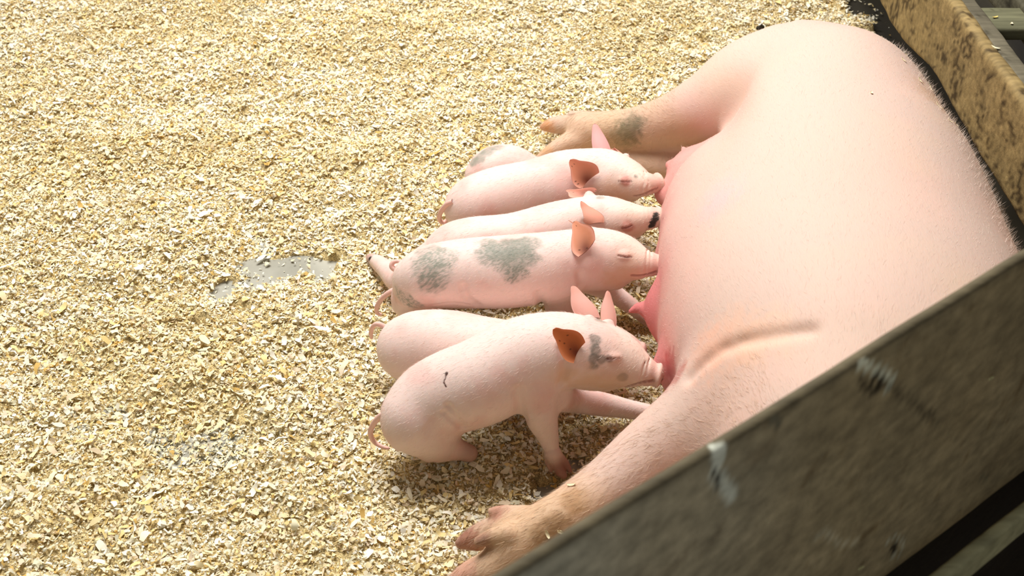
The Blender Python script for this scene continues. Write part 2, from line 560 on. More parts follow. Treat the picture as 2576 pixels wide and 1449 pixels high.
# ------------------------------------------------------------------ pieces shared by the pigs
def leaf_ear(M, base_a, base_b, tip, ref_depth, d_base, d_tip, concave, cup, col_in, col_out, bend=0.0, thick=0.0018, power=0.8, bulge=0.55, mat=0, spots=0):
    """an ear: a cupped leaf with thickness, spanning two base points and a tip"""
    a = Pd(*base_a, ref_depth + d_base); b = Pd(*base_b, ref_depth + d_base); t = Pd(*tip, ref_depth + d_tip)
    mid = (a + b) / 2; half = (b - a) / 2
    view = CAM - mid; view /= np.linalg.norm(view)
    ax = t - mid
    nrm = np.cross(ax, half); nrm /= np.linalg.norm(nrm)
    if np.dot(nrm, view) < 0:
        nrm = -nrm
    Wd = np.linalg.norm(half)
    nu, nv = 25, 19
    front, back = np.zeros((nu, nv, 3)), np.zeros((nu, nv, 3))
    for i in range(nu):
        u = i / (nu - 1)
        w = ((1 - u) ** power) * (1 + bulge * math.sin(math.pi * min(u * 1.3, 1)))
        if i == nu - 1:
            w = 0.03
        for j in range(nv):
            v = -1 + 2 * j / (nv - 1)
            sh = v * v if concave else 1 - v * v
            off = cup * Wd * sh * (1 - 0.6 * u) * w
            c = mid + ax * (u + 0.0) + half * v * w + nrm * (off + bend * u * u * np.linalg.norm(ax))
            th = thick * (1 - abs(v) ** 4 * 0.75) * (1 - 0.6 * u ** 3)
            front[i, j] = c + nrm * th; back[i, j] = c - nrm * th
    f = grid_faces(nu, nv)
    V = np.vstack([front.reshape(-1, 3), back.reshape(-1, 3)])
    o = nu * nv
    rim = []
    ring = [(i, 0) for i in range(nu)] + [(nu - 1, j) for j in range(1, nv)] + [(i, nv - 1) for i in range(nu - 2, -1, -1)]
    ids = [i * nv + j for i, j in ring]
    for p, q in zip(ids[:-1], ids[1:]):
        rim.append([p, q, q + o, p + o])
    F = np.vstack([f, f[:, ::-1] + o, np.array(rim)])
    uu = np.repeat(np.linspace(0, 1, nu), nv); vv = np.tile(np.linspace(-1, 1, nv), nu)
    ci, co = np.array(col_in), np.array(col_out)
    edge = smooth(0.6, 1.0, np.abs(vv))[:, None]
    cw = np.exp(-((uu / 0.38) ** 2 + ((vv - 0.15) / 0.62) ** 2))[:, None]  # darkening near the base paints shade into the hollow of the ear
    inner = ci[None] * (1 - 0.9 * cw) + lin(96, 34, 20)[None] * 0.9 * cw
    inner = inner * (1 - 0.5 * edge) + co[None] * 0.5 * edge
    outer = np.repeat(co[None], o, 0)
    outer = outer * (1 - 0.25 * smooth(0.5, 1, uu)[:, None] * np.array([0.1, 0.5, 0.7]))
    if spots:
        nz = vnoise(front.reshape(-1, 3), 430, spots)
        inner = np.where((nz > 0.90)[:, None], lin(70, 35, 22)[None], inner)
    c1, c2 = (inner, outer) if concave else (outer, inner)
    # consistent outward winding
    n0 = np.cross(front[1, 0] - front[0, 0], front[0, 1] - front[0, 0])
    if np.dot(n0, nrm) < 0:
        F = F[:, ::-1]
    M.add(V, F, np.vstack([c1, c2]), mat)
    return mid


def tube(M, ch, col, mat=0, sides=10):
    ch = np.asarray(ch)
    n = len(ch)
    V = []
    T = np.gradient(ch[:, :3], axis=0); T /= np.linalg.norm(T, axis=1, keepdims=True) + 1e-12
    ref = np.array([0.13, 0.27, 0.95])
    u = np.cross(T[0], ref); u /= np.linalg.norm(u)
    for i in range(n):
        u = u - T[i] * np.dot(u, T[i]); u /= np.linalg.norm(u)
        w = np.cross(T[i], u)
        for k in range(sides):
            a = 2 * math.pi * k / sides
            V.append(ch[i, :3] + (u * math.cos(a) + w * math.sin(a)) * ch[i, 3])
    F = []
    for i in range(n - 1):
        for k in range(sides):
            a, b = i * sides + k, i * sides + (k + 1) % sides
            F.append([a, b, b + sides, a + sides])
    V.append(ch[-1, :3] + T[-1] * ch[-1, 3]); tip = len(V) - 1
    for k in range(sides):
        F.append([(n - 1) * sides + k, (n - 1) * sides + (k + 1) % sides, tip, tip])
    F4 = np.array([f for f in F if f[2] != f[3]])
    M.add(np.array(V), F4, col, mat)
    # tip fan as triangles (own small cap)
    base = M.n - len(V)
    tri = np.array([[(n - 1) * sides + k, (n - 1) * sides + (k + 1) % sides, tip] for k in range(sides)]) + base
    M.f.append(tri); M.m.append(mat); M.v.append(np.zeros((0, 3))); M.c.append(np.zeros((0, 3)))


def fur(M, V, N, col, flow, n, length, width, lift, seed, mat=1, jitter=0.003, tint=None, keep=None):
    """short bristles lying along the coat"""
    r = np.random.default_rng(seed)
    idx = np.arange(len(V)) if keep is None else np.nonzero(keep)[0]
    i = r.choice(idx, n)
    nn = N[i]; f = flow(V[i]) if callable(flow) else np.repeat(np.asarray(flow, float)[None], n, 0)
    f = f + r.normal(0, 0.22, (n, 3))
    t = f - nn * np.sum(f * nn, 1, keepdims=True); t /= np.linalg.norm(t, axis=1, keepdims=True) + 1e-9
    lf = np.clip(r.normal(lift, lift * 0.4, n), 0.03, 1.2)[:, None]
    d = t * np.cos(lf) + nn * np.sin(lf)
    b = V[i] + np.cross(nn, t) * r.normal(0, jitter, (n, 1)) + t * r.normal(0, jitter, (n, 1)) - nn * 0.0006
    s = np.cross(d, nn); s /= np.linalg.norm(s, axis=1, keepdims=True) + 1e-9
    s = s * 0.8 + nn * r.normal(0, 0.4, (n, 1))
    ln = (length * r.uniform(0.55, 1.25, n))[:, None]
    w = width
    m = b + d * ln * 0.55 + nn * ln * 0.03
    tipp = b + d * ln - nn * ln * 0.05
    VV = np.stack([b - s * w / 2, b + s * w / 2, m + s * w * 0.35, m - s * w * 0.35, tipp], 1).reshape(-1, 3)
    k = np.arange(n)[:, None] * 5
    c = col[i]
    c = c * 0.62 + 0.38 * (np.array(tint if tint is not None else lin(250, 238, 222)) * np.clip(c.mean(1, keepdims=True) * 1.7, 0.12, 1))
    M.add(VV, k + np.array([[0, 1, 2, 3]]), np.repeat(c, 5, 0), mat)
    base = M.n - len(VV)
    M.f.append(base + k + np.array([[3, 2, 4]])); M.m.append(mat); M.v.append(np.zeros((0, 3))); M.c.append(np.zeros((0, 3)))


PIG_BASE = lin(240, 212, 202)
PIG_PINK = lin(226, 158, 146)
PIG_TAN = lin(224, 182, 150)
EAR_IN = lin(196, 112, 74)
EAR_OUT = lin(232, 178, 164)
SPOT = lin(120, 120, 108)
HOOF = lin(150, 92, 76)


def piglet(name, label, spine, snout, head_i, limbs=(), tails=(), ears=(), eye=None, mouth=None, bumps=(), spots=(), folds=(), marks=(), seed=1, hair=11000, h=0.0018):
    ch = chain_px(spine, 6)
    allc = [ch] + [chain_px(l, 5) for l in limbs] + [chain_px(b, 4) for b in bumps]
    pts = np.vstack(allc)
    lo = (pts[:, :3] - pts[:, 3:4]).min(0) - 0.02; hi = (pts[:, :3] + pts[:, 3:4]).max(0) + 0.02
    B = Body(lo, hi, h)
    B.chain(ch, 0.0)
    for b in allc[1 + len(limbs):]:
        B.chain(b, 0.020)
    for l in allc[1:1 + len(limbs)]:
        B.chain(l, 0.012 if l[0, 3] > 0.012 else 0.003)
    # snout disc
    tip = ch[-1]; d = ch[-1, :3] - ch[-4, :3]; d /= np.linalg.norm(d)
    a1 = np.cross(d, [0, 0, 1.0]); a1 /= np.linalg.norm(a1); a2 = np.cross(a1, d)
    rs = snout * depth_of(tip[:3]) / FOCAL
    B.ell(tip[:3] + d * tip[3] * 0.55, (0.0052, rs * 1.02, rs * 0.92), 0.006, rot=[d, a1, a2])
    disc_c = tip[:3] + d * (tip[3] * 0.55 + 0.005)
    for s in (-1, 1):
        B.ell(disc_c + a1 * s * rs * 0.42 + a2 * rs * 0.05, (0.006, 0.0024, 0.0036), 0.002, op=-1, rot=[d, a1, a2])
    for off in (0.010, 0.016):
        q = tip[:3] - d * off
        ring = np.array([[*(q + (a1 * math.cos(a) + a2 * math.sin(a)) * (rs * (0.98 + off * 14))), 0.0009] for a in np.linspace(0, 2 * math.pi, 25)])
        B.chain(ring, 0.004, op=-1)
    # ear roots
    hd = np.mean([depth_of(PR(*spine[i])[0]) for i in head_i])
    for e in ears:
        if e.get('near'):
            q = [B.hit_near(*e['a']), B.hit_near(*e['b']), B.hit_near((e['a'][0] + e['b'][0]) / 2, (e['a'][1] + e['b'][1]) / 2)]
            e['db'] = min(depth_of(k) for k in q if k is not None) - hd + 0.001
            q = B.hit_near(e['t'][0], e['t'][1], 24)
            e['dt'] = (depth_of(q) - hd if q is not None else 0) - e['near']
        mid = Pd((e['a'][0] + e['b'][0]) / 2, (e['a'][1] + e['b'][1]) / 2, hd + e.get('db', 0))
        if not e.get('near') and B.value(mid) < 0.02:
            B.ell(mid, (0.008, 0.008, 0.008), 0.012)
    # eye: closed lids with a crease
    eye_pts = []
    if eye:
        (x0, y0), (x1, y1) = eye
        pts_e = [B.hit_near(x0 + (x1 - x0) * t, y0 + (y1 - y0) * t + 4 * math.sin(math.pi * t)) for t in np.linspace(0, 1, 6)]
        pts_e = [p for p in pts_e if p is not None]
        if len(pts_e) >= 3:
            m = np.mean(pts_e, 0)
            vd = CAM - m; vd /= np.linalg.norm(vd)
            B.ell(m + np.array([0, 0, 0.003]) - vd * 0.004, (0.0085, 0.0055, 0.0050), 0.008)
            pts_e = [B.hit_near(x0 + (x1 - x0) * t, y0 + (y1 - y0) * t + 2 * math.sin(math.pi * t)) for t in np.linspace(0.1, 0.9, 7)]
            pts_e = [p for p in pts_e if p is not None]
            B.chain(np.array([[*p, 0.0013] for p in pts_e]), 0.0015, op=-1)
            eye_pts = pts_e
    mouth_pts = []
    if mouth:
        mp = catmull([(a, b, 0) for a, b in mouth], 5)
        mouth_pts = [q for q in (B.hit_near(a, b) for a, b, _ in mp) if q is not None]
        if len(mouth_pts) > 2:
            B.chain(np.array([[*p, 0.0022] for p in mouth_pts]), 0.003, op=-1)
    for (pp, r, k) in folds:
        fp = [q for q in (B.hit(a, b) for a, b, _ in catmull([(a, b, 0) for a, b in pp], 5)) if q is not None]
        if len(fp) > 2:
            B.chain(np.array([[*p, r] for p in fp]), k, op=-1)
    hits = [(B.hit_near(x, y), r, c, s) for (x, y, r, c, s) in spots]
    mk = []
    for (pp, r, c) in marks:
        mk.append(([q for q in (B.hit(a, b) for a, b, _ in catmull([(a, b, 0) for a, b in pp], 6)) if q is not None], r, c))
    V, Q = B.mesh(2)
    N = normals(V, Q)
    col = np.repeat(PIG_BASE[None], len(V), 0)
    nz = fbm(V, 22, seed, 3)[:, None]
    col = col * (1 - 0.35 * smooth(0.45, 0.75, nz)) + PIG_PINK[None] * 0.35 * smooth(0.45, 0.75, nz)
    fdir = ch[0, :3] - ch[-1, :3]; fdir /= np.linalg.norm(fdir)
    fdir = fdir * 0.8 + np.array([0, 0, -0.6]); fdir /= np.linalg.norm(fdir)
    fine = vnoise(V - 0.78 * (V @ fdir)[:, None] * fdir, 640, seed + 3)
    
    def mix(w, c):
        nonlocal col
        w = np.clip(w, 0, 1)[:, None]
        col = col * (1 - w) + np.asarray(c)[None] * w
    # belly/feet skin is barer and tanner
    mix(0.55 * smooth(0.05, 0.0, V[:, 2]), PIG_TAN)
    hp = ch[-14:, :3]
    dh = np.min(np.linalg.norm(V[:, None, :] - hp[None], axis=2), 1) if len(V) < 400000 else np.zeros(len(V))
    # snout pink
    ds = np.linalg.norm(V - tip[:3], axis=1)
    mix(0.75 * smooth(0.030, 0.012, ds), lin(222, 150, 148))
    mix(0.42 * smooth(0.115, 0.03, ds) * (0.7 + 0.6 * nz[:, 0]), lin(222, 192, 164))
    for s in (-1, 1):
        mix(0.9 * smooth(0.005, 0.002, np.linalg.norm(V - (disc_c + a1 * s * rs * 0.42), axis=1)), lin(90, 40, 38))
    # hooves
    for l in allc[1:1 + len(limbs)]:
        tipl = l[-1, :3]
        mix(0.5 * smooth(0.035, 0.012, np.linalg.norm(V - tipl, axis=1)), HOOF)
    for hpt, r, c, soft in hits:
        if hpt is None:
            continue
        dd = np.linalg.norm(V - hpt, axis=1) + (fbm(V, 90, seed + 9, 2) - 0.5) * r * 0.9
        w = smooth(r * 1.15, r * 0.55, dd)
        if soft > 0:
            w = 0.74 * w * (1 - 0.8 * soft + 0.8 * soft * smooth(0.3, 0.75, fine))
        elif r > 0.012:
            w = 0.7 * smooth(r * 1.6, 0, dd)
        mix(w, c)
    for ptsm, r, c in mk:
        for q in ptsm:
            mix(0.9 * smooth(r * 1.3, r * 0.6, np.linalg.norm(V - q, axis=1) + (fine - 0.5) * r), c)
    for p in eye_pts:
        mix(0.6 * smooth(0.0030, 0.0010, np.linalg.norm(V - p, axis=1)), lin(110, 56, 48))
    if eye_pts:
        mix(0.22 * smooth(0.018, 0.004, np.linalg.norm(V - np.mean(eye_pts, 0), axis=1)), lin(206, 132, 120))
    for p in mouth_pts:
        mix(0.6 * smooth(0.004, 0.0015, np.linalg.norm(V - p, axis=1)), lin(130, 62, 58))
    M = Mesh()
    M.add(V, Q, col, 0)
    for e in ears:
        leaf_ear(M, e['a'], e['b'], e['t'], hd, e.get('db', 0), e.get('dt', 0), e.get('in', True), e.get('cup', 0.6), e.get('cin', EAR_IN), e.get('cout', EAR_OUT),
                 bend=e.get('bend', 0), power=e.get('pow', 0.8), bulge=e.get('bulge', 0.55), spots=e.get('spots', 0))
    for t in tails:
        tc = chain_px(t, 7)
        tube(M, tc, lin(236, 192, 180), 0)
    flow = ch[0, :3] - ch[-1, :3]; flow /= np.linalg.norm(flow)
    fl = flow + np.array([0, 0, -0.45])
    if hair:
        fur(M, V, N, col, fl, hair, 0.0085, 0.00026, 0.22, seed, jitter=h)
    base = np.array([V[:, 0].mean(), V[:, 1].mean(), 0.0])
    o = M.build(name, [MAT_PIG, MAT_HAIR], origin=base)
    tag(o, label, 'piglet', 'nursing litter of piglets')
    return o, B


HIDE_LEGS = True
# ---- front piglet, sitting on its haunches with one foreleg planted
piglet('piglet', 'nearest piglet, sitting, dark grey patch beside its eye',
       spine=[(1050, 1040, .085, 84), (1085, 1010, .095, 100), (1140, 985, .110, 107), (1215, 958, .128, 111), (1300, 912, .148, 110), (1375, 888, .160, 103),
              (1435, 880, .165, 92), (1498, 890, .160, 84), (1550, 905, .155, 70), (1595, 925, .150, 49), (1630, 938, .146, 33), (1641, 941, .145, 29)],
       snout=33, head_i=(7,),
       bumps=[[(1050, 1060, .070, 88), (1085, 1085, .055, 64), (1100, 1095, .050, 52)],
              [(1345, 950, .135, 62), (1352, 985, .11, 56)],
              [(1478, 925, .135, 52), (1520, 940, .125, 40)]],
       limbs=[[(1350, 980, .125, 54), (1358, 1035, .092, 45), (1376, 1090, .055, 29), (1387, 1126, .034, 20), (1392, 1144, .026, 21), (1402, 1168, .014, 16), (1410, 1186, .006, 13), (1418, 1197, .002, 9)],
              [(1384, 1142, .024, 15), (1381, 1162, .014, 10), (1386, 1184, .004, 5)],
              [(1402, 1146, .024, 14), (1422, 1166, .012, 10), (1434, 1184, .004, 6)],
              [(1402, 1000, .10, 36), (1440, 1005, .055, 34), (1520, 1018, .040, 30), (1585, 1030, .033, 24), (1640, 1042, .025, 22), (1690, 1060, .014, 14)],
              [(1090, 1115, .03, 50), (1150, 1130, .02, 28), (1180, 1140, .012, 22)]],
       tails=[[(978, 1038, .10, 8), (958, 1046, .085, 8), (940, 1066, .06, 7.5), (932, 1090, .035, 7), (942, 1112, .015, 6), (962, 1124, .008, 5), (978, 1128, .006, 4)]],
       ears=[dict(a=(1467, 858), b=(1438, 910), t=(1391, 829), near=.026, cup=0.45, bulge=0.50, pow=0.40, spots=5, cin=lin(205, 118, 66), cout=lin(226, 156, 116)),
             dict(a=(1512, 806), b=(1550, 822), t=(1530, 731), db=.020, dt=.03, **{'in': False}, cup=0.35, bulge=0.25, pow=0.45)],
       eye=((1525, 902), (1563, 900)), mouth=[(1642, 958), (1618, 962), (1598, 968), (1576, 974)],
       folds=[([(1128, 1022), (1150, 1052), (1168, 1075)], 0.0030, 0.007), ([(1118, 1040), (1145, 1065), (1160, 1078)], 0.0028, 0.007), ([(1415, 880), (1422, 925), (1412, 965)], 0.003, 0.012),
              ([(1303, 985), (1310, 1030), (1320, 1062)], 0.004, 0.012)],
       spots=[(1497, 858, .010, SPOT * .7, .3), (1496, 880, .010, SPOT * .7, .3), (1492, 902, .009, SPOT * .6, .3), (1512, 905, .008, SPOT * .5, .3), (1532, 902, .006, SPOT * .4, .3), (1497, 920, .008, SPOT * .8, .4),
              (1511, 806, .011, SPOT * 1.3, .3), (1566, 950, .008, SPOT * .55, .3), (1480, 960, .03, PIG_TAN, 0), (1540, 970, .03, PIG_TAN, 0), (1418, 940, .02, PIG_TAN, 0), (1123, 940, .003, lin(40, 20, 15), 0)],
       marks=[([(1124, 940), (1120, 952), (1117, 962), (1122, 972)], .0014, lin(80, 40, 30))],
       seed=3, hair=18000, h=.0016)

# ---- piglet beside and behind it
piglet('piglet', 'plain pink piglet half hidden behind the nearest one, rump and ear showing',
       spine=[(1030, 868, .075, 76), (1062, 866, .080, 86), (1130, 872, .085, 92), (1215, 884, .085, 88), (1310, 888, .085, 80), (1390, 872, .090, 74), (1450, 858, .095, 66),
              (1505, 862, .090, 58), (1560, 872, .080, 42), (1592, 880, .075, 28), (1602, 882, .074, 24)],
       snout=24, head_i=(7,), bumps=[[(1030, 885, .065, 74), (1045, 905, .05, 60)]],
       limbs=[[(1020, 910, .035, 40), (1010, 935, .02, 22), (1012, 950, .008, 14)], [(1380, 920, .05, 36), (1420, 960, .02, 24), (1470, 985, .01, 16)]],
       tails=[[(968, 822, .10, 7), (950, 815, .105, 6.5), (938, 822, .095, 6), (933, 838, .075, 5.5), (934, 850, .06, 4)]],
       ears=[dict(a=(1454, 802), b=(1510, 800), t=(1441, 718), db=-.012, dt=.0, **{'in': False}, cup=0.35, bulge=0.3, pow=0.45),
             dict(a=(1515, 830), b=(1545, 835), t=(1528, 790), db=.03, dt=.03, **{'in': False}, cup=0.3)],
       seed=8, hair=9000)

# ---- the spotted piglet in the middle
SPG = SPOT * 1.45
piglet('piglet', 'piglet with two large grey spotted patches on its back, facing the udder',
       spine=[(1052, 700, .125, 62), (1090, 695, .130, 80), (1170, 688, .135, 88), (1280, 683, .138, 92), (1370, 672, .140, 88), (1440, 655, .145, 78), (1500, 645, .145, 72),
              (1555, 648, .148, 62), (1600, 660, .150, 44), (1638, 665, .150, 30), (1650, 666, .150, 26)],
       snout=29, head_i=(6,),
       bumps=[[(1058, 720, .10, 66), (1030, 748, .075, 46), (1025, 760, .06, 40)], [(1400, 700, .12, 60), (1405, 730, .09, 48)], [(1500, 685, .12, 44), (1545, 695, .115, 34)]],
       limbs=[[(1402, 715, .10, 48), (1408, 765, .06, 40), (1412, 810, .025, 26), (1415, 835, .008, 18)],
              [(1470, 700, .10, 36), (1530, 730, .055, 26), (1590, 772, .03, 20), (1635, 812, .012, 14)],
              [(1040, 750, .07, 44), (1045, 800, .03, 28), (1035, 830, .01, 18)],
              [(1100, 715, .07, 40), (1110, 730, .03, 30), (1100, 735, .01, 20)]],
       tails=[[(1002, 728, .085, 8), (985, 733, .08, 7.5), (965, 747, .065, 7), (950, 768, .04, 6.5), (948, 785, .02, 5.5), (958, 792, .012, 4.5)]],
       ears=[dict(a=(1500, 606), b=(1458, 650), t=(1443, 558), near=.026, cup=0.5, bulge=0.50, pow=0.45, spots=9, cin=lin(222, 150, 116)),
             dict(a=(1480, 582), b=(1495, 596), t=(1430, 554), db=.01, dt=.02, cup=0.2, bulge=.3, cin=lin(205, 130, 95))],
       eye=((1552, 642), (1592, 646)), mouth=[(1650, 684), (1632, 690), (1612, 694), (1590, 694)],
       folds=[([(1165, 725), (1175, 750), (1200, 768)], .003, .012), ([(1090, 768), (1140, 762), (1180, 768)], .0015, .004), ([(1458, 690), (1462, 715), (1452, 735)], .003, .012), ([(1355, 740), (1362, 760), (1370, 775)], .003, .012)],
       spots=[(1235, 618, .026, SPG, .55), (1265, 625, .028, SPG, .45), (1300, 618, .026, SPG, .35), (1330, 612, .024, SPG, .5), (1300, 650, .028, SPG * .95, .45), (1330, 645, .022, SPG * .95, .5), (1275, 665, .024, SPG, .75), (1310, 685, .018, SPG, .85), (1290, 700, .012, SPG, .9),
              (1225, 640, .022, SPG, .7), (1075, 640, .030, SPG * 1.2, .75), (1110, 650, .028, SPG * 1.25, .8), (1065, 675, .028, SPG * 1.1, .8), (1100, 690, .026, SPG * 1.1, .85), (1080, 715, .022, SPG, .85), (1015, 750, .022, SPG, .85), (1040, 765, .02, SPG, .85),
              (1580, 690, .028, PIG_TAN, 0), (1540, 705, .025, PIG_TAN, 0)],
       seed=5, hair=18000, h=.0015)

# ---- piglet behind the spotted one
piglet('piglet', 'piglet with a black mark on its snout, lying behind the spotted piglet',
       spine=[(1105, 650, .070, 50), (1140, 628, .085, 66), (1190, 618, .095, 72), (1290, 606, .100, 70), (1390, 580, .110, 70), (1450, 562, .118, 64), (1515, 550, .122, 58),
              (1565, 552, .130, 48), (1608, 552, .138, 35), (1638, 548, .142, 28), (1648, 547, .143, 25)],
       snout=27, head_i=(6,), bumps=[[(1400, 600, .09, 60), (1410, 620, .07, 50)], [(1540, 565, .115, 42), (1590, 570, .112, 30)]],
       limbs=[[(1120, 650, .06, 52), (1060, 690, .055, 46), (1010, 705, .050, 36), (975, 680, .035, 25), (950, 660, .022, 19), (930, 648, .014, 10)],
              [(1120, 650, .06, 50), (1080, 655, .06, 42), (1040, 672, .055, 30)],
              [(1410, 620, .06, 36), (1420, 650, .02, 22)]],
       tails=[[(1042, 664, .085, 7), (1020, 676, .080, 7), (1000, 680, .080, 7), (986, 672, .085, 6.5), (988, 661, .092, 6), (1000, 657, .095, 5.5), (1012, 663, .092, 4.5)]],
       ears=[dict(a=(1462, 500), b=(1502, 482), t=(1424, 478), db=.012, dt=.02, cup=0.35, bulge=0.75, pow=0.6, spots=14, cin=lin(222, 150, 128)),
             dict(a=(1478, 566), b=(1520, 560), t=(1462, 506), near=.010, **{'in': False}, cup=0.35, bulge=0.7, pow=0.55, cout=lin(226, 164, 142))],
       eye=((1562, 574), (1592, 566)),
       spots=[(1511, 496, .010, SPOT * 1.5, .3), (1580, 572, .014, lin(196, 128, 112), .2), (930, 651, .007, lin(40, 25, 20), 0)],
       marks=[([(1650, 541), (1648, 552), (1643, 562), (1638, 570)], .0055, lin(58, 54, 50))],
       folds=[([(1455, 590), (1465, 575), (1470, 560)], .002, .01)],
       seed=6, hair=11000)

# ---- piglet at the top with lifted snout
piglet('piglet', 'pink piglet with wrinkled upturned snout, furthest one whose whole face shows',
       spine=[(1175, 522, .080, 58), (1200, 510, .090, 70), (1260, 492, .098, 74), (1340, 472, .105, 70), (1415, 448, .115, 68), (1470, 438, .122, 64), (1525, 438, .125, 62),
              (1575, 450, .132, 50), (1612, 462, .138, 34), (1638, 463, .140, 25), (1646, 462, .140, 23)],
       snout=28, head_i=(6,), bumps=[[(1410, 480, .10, 60), (1420, 500, .08, 52)], [(1530, 465, .115, 44), (1580, 475, .112, 32)]],
       limbs=[[(1165, 545, .05, 44), (1160, 575, .02, 26)], [(1420, 500, .06, 36), (1425, 535, .02, 22)]],
       tails=[[(1140, 506, .11, 6.5), (1124, 514, .10, 6.5), (1108, 535, .07, 6.5), (1106, 553, .045, 6), (1116, 560, .035, 5.5), (1126, 552, .04, 4.5)]],
       ears=[dict(a=(1503, 432), b=(1460, 472), t=(1434, 402), near=.026, cup=0.5, bulge=0.50, pow=0.45, spots=17, cin=lin(224, 152, 120)),
             dict(a=(1552, 382), b=(1596, 410), t=(1545, 372), db=.025, dt=.02, cup=0.3, bulge=.6, cin=lin(170, 100, 75))],
       eye=((1552, 455), (1592, 456)), mouth=[(1654, 474), (1636, 482), (1618, 490), (1596, 494)],
       folds=[([(1622, 440), (1632, 460), (1626, 480)], .0012, .003), ([(1610, 438), (1620, 458), (1614, 482)], .0012, .003)],
       spots=[(1600, 443, .0045, SPOT * .9, .8), (1574, 455, .011, lin(196, 120, 108), .1), (1490, 432, .006, PIG_PINK, .3), (1540, 490, .03, PIG_TAN, 0)],
       seed=12, hair=11000)

# ---- furthest piglet, mostly hidden
piglet('piglet', 'furthest piglet, only a rounded rump with grey patch and one ear showing',
       spine=[(1215, 442, .060, 46), (1245, 430, .066, 62), (1285, 430, .068, 64), (1345, 448, .062, 50), (1410, 450, .060, 50), (1465, 446, .062, 46), (1515, 440, .066, 42),
              (1560, 446, .062, 32), (1590, 452, .060, 22), (1598, 453, .060, 20)],
       snout=20, head_i=(6,), limbs=[[(1225, 460, .03, 36), (1200, 480, .01, 20)], [(1410, 470, .03, 26), (1430, 480, .008, 16)]],
       ears=[dict(a=(1496, 392), b=(1540, 390), t=(1496, 311), db=.0, dt=.012, **{'in': False}, cup=0.35, bulge=0.15, pow=0.42, cout=lin(238, 176, 172))],
       spots=[(1205, 394, .020, SPOT * 1.6, .2), (1230, 380, .020, SPOT * 1.6, .25), (1250, 373, .014, SPOT * 1.7, .3), (1190, 405, .014, SPOT * 1.6, .2)],
       seed=15, hair=7000)

# ------------------------------------------------------------------ the sow
SOW_BASE = lin(216, 186, 171)
SOW_PINK = lin(226, 140, 132)
SOW_TAN = lin(218, 178, 134)
SB = Body((-0.20, 0.62, -0.03), (0.84, 2.36, 0.47), 0.0042)
SB.ell((0.600, 1.950, 0.185), (0.185, 0.245, 0.195), 0.0)            # ham
SB.ell((0.560, 1.720, 0.190), (0.235, 0.360, 0.205), 0.05)           # flank
SB.ell((0.505, 1.440, 0.190), (0.270, 0.400, 0.205), 0.07)           # barrel
SB.ell((0.490, 1.230, 0.190), (0.232, 0.300, 0.200), 0.08)           # chest
SB.chain(np.array([[.27, 1.70, .40, .075], [.315, 1.84, .33, .072], [.36, 1.99, .255, .062]]), 0.06, op=-1)   # hollow of the flank
SB.ell((0.410, 1.060, 0.180), (0.150, 0.165, 0.160), 0.06)           # neck
SB.ell((0.270, 0.935, 0.150), (0.115, 0.140, 0.120), 0.05)           # skull
SB.chain(catmull([[.24, .89, .14, .09], [.15, .83, .12, .065], [.07, .78, .10, .050]], 5), 0.03)
# udder
SB.ell((0.345, 1.610, 0.130), (0.095, 0.290, 0.120), 0.06)
SB.ell((0.310, 1.400, 0.110), (0.075, 0.150, 0.100), 0.05)
SB.chain(chain_px([(1885, 378, .155, 34), (1790, 405, .145, 48), (1735, 455, .13, 52)], 6), 0.035)
SB.chain(chain_px([(2000, 230, .215, 175), (1900, 235, .205, 140), (1800, 268, .175, 98), (1700, 300, .135, 68), (1610, 320, .095, 53), (1540, 326, .070, 48), (1470, 326, .055, 44)], 6), 0.03)
SB.chain(chain_px([(1475, 318, .058, 34), (1430, 314, .050, 26), (1395, 315, .040, 21), (1366, 320, .030, 9)], 6), 0.010)      # toe
SB.chain(chain_px([(1480, 345, .045, 36), (1430, 362, .035, 28), (1390, 380, .024, 20), (1354, 398, .012, 8)], 6), 0.010)      # toe
SB.chain(chain_px([(1490, 305, .060, 24), (1460, 293, .062, 15), (1436, 286, .062, 8)], 5), 0.008)                              # dewclaw
SB.chain(chain_px([(1900, 396, .065, 72), (1790, 409, .053, 58), (1690, 416, .042, 42), (1620, 414, .03, 31), (1540, 400, .015, 22)], 6), 0.03)    # lower hind leg
# upper foreleg along the near boards
SB.chain(chain_px([(2020, 960, .22, 150), (1890, 1000, .20, 138), (1760, 1072, .165, 120), (1640, 1150, .135, 98), (1540, 1225, .115, 82), (1450, 1290, .10, 76), (1370, 1338, .085, 74), (1300, 1375, .07, 72)], 6), 0.05)
SB.chain(chain_px([(1300, 1345, .07, 56), (1255, 1340, .055, 44), (1205, 1352, .04, 34), (1160, 1366, .025, 16)], 6), 0.012)    # inner toe
SB.chain(chain_px([(1300, 1400, .06, 66), (1240, 1432, .05, 52), (1190, 1450, .035, 42), (1140, 1470, .02, 24)], 6), 0.012)     # outer toe
SB.chain(chain_px([(1320, 1300, .09, 28), (1275, 1290, .085, 20), (1238, 1286, .08, 12)], 5), 0.008)                             # dewclaw
SB.chain(chain_px([(1280, 1345, .10, 30), (1240, 1350, .095, 22), (1202, 1362, .088, 13)], 5), 0.006)                            # dewclaw
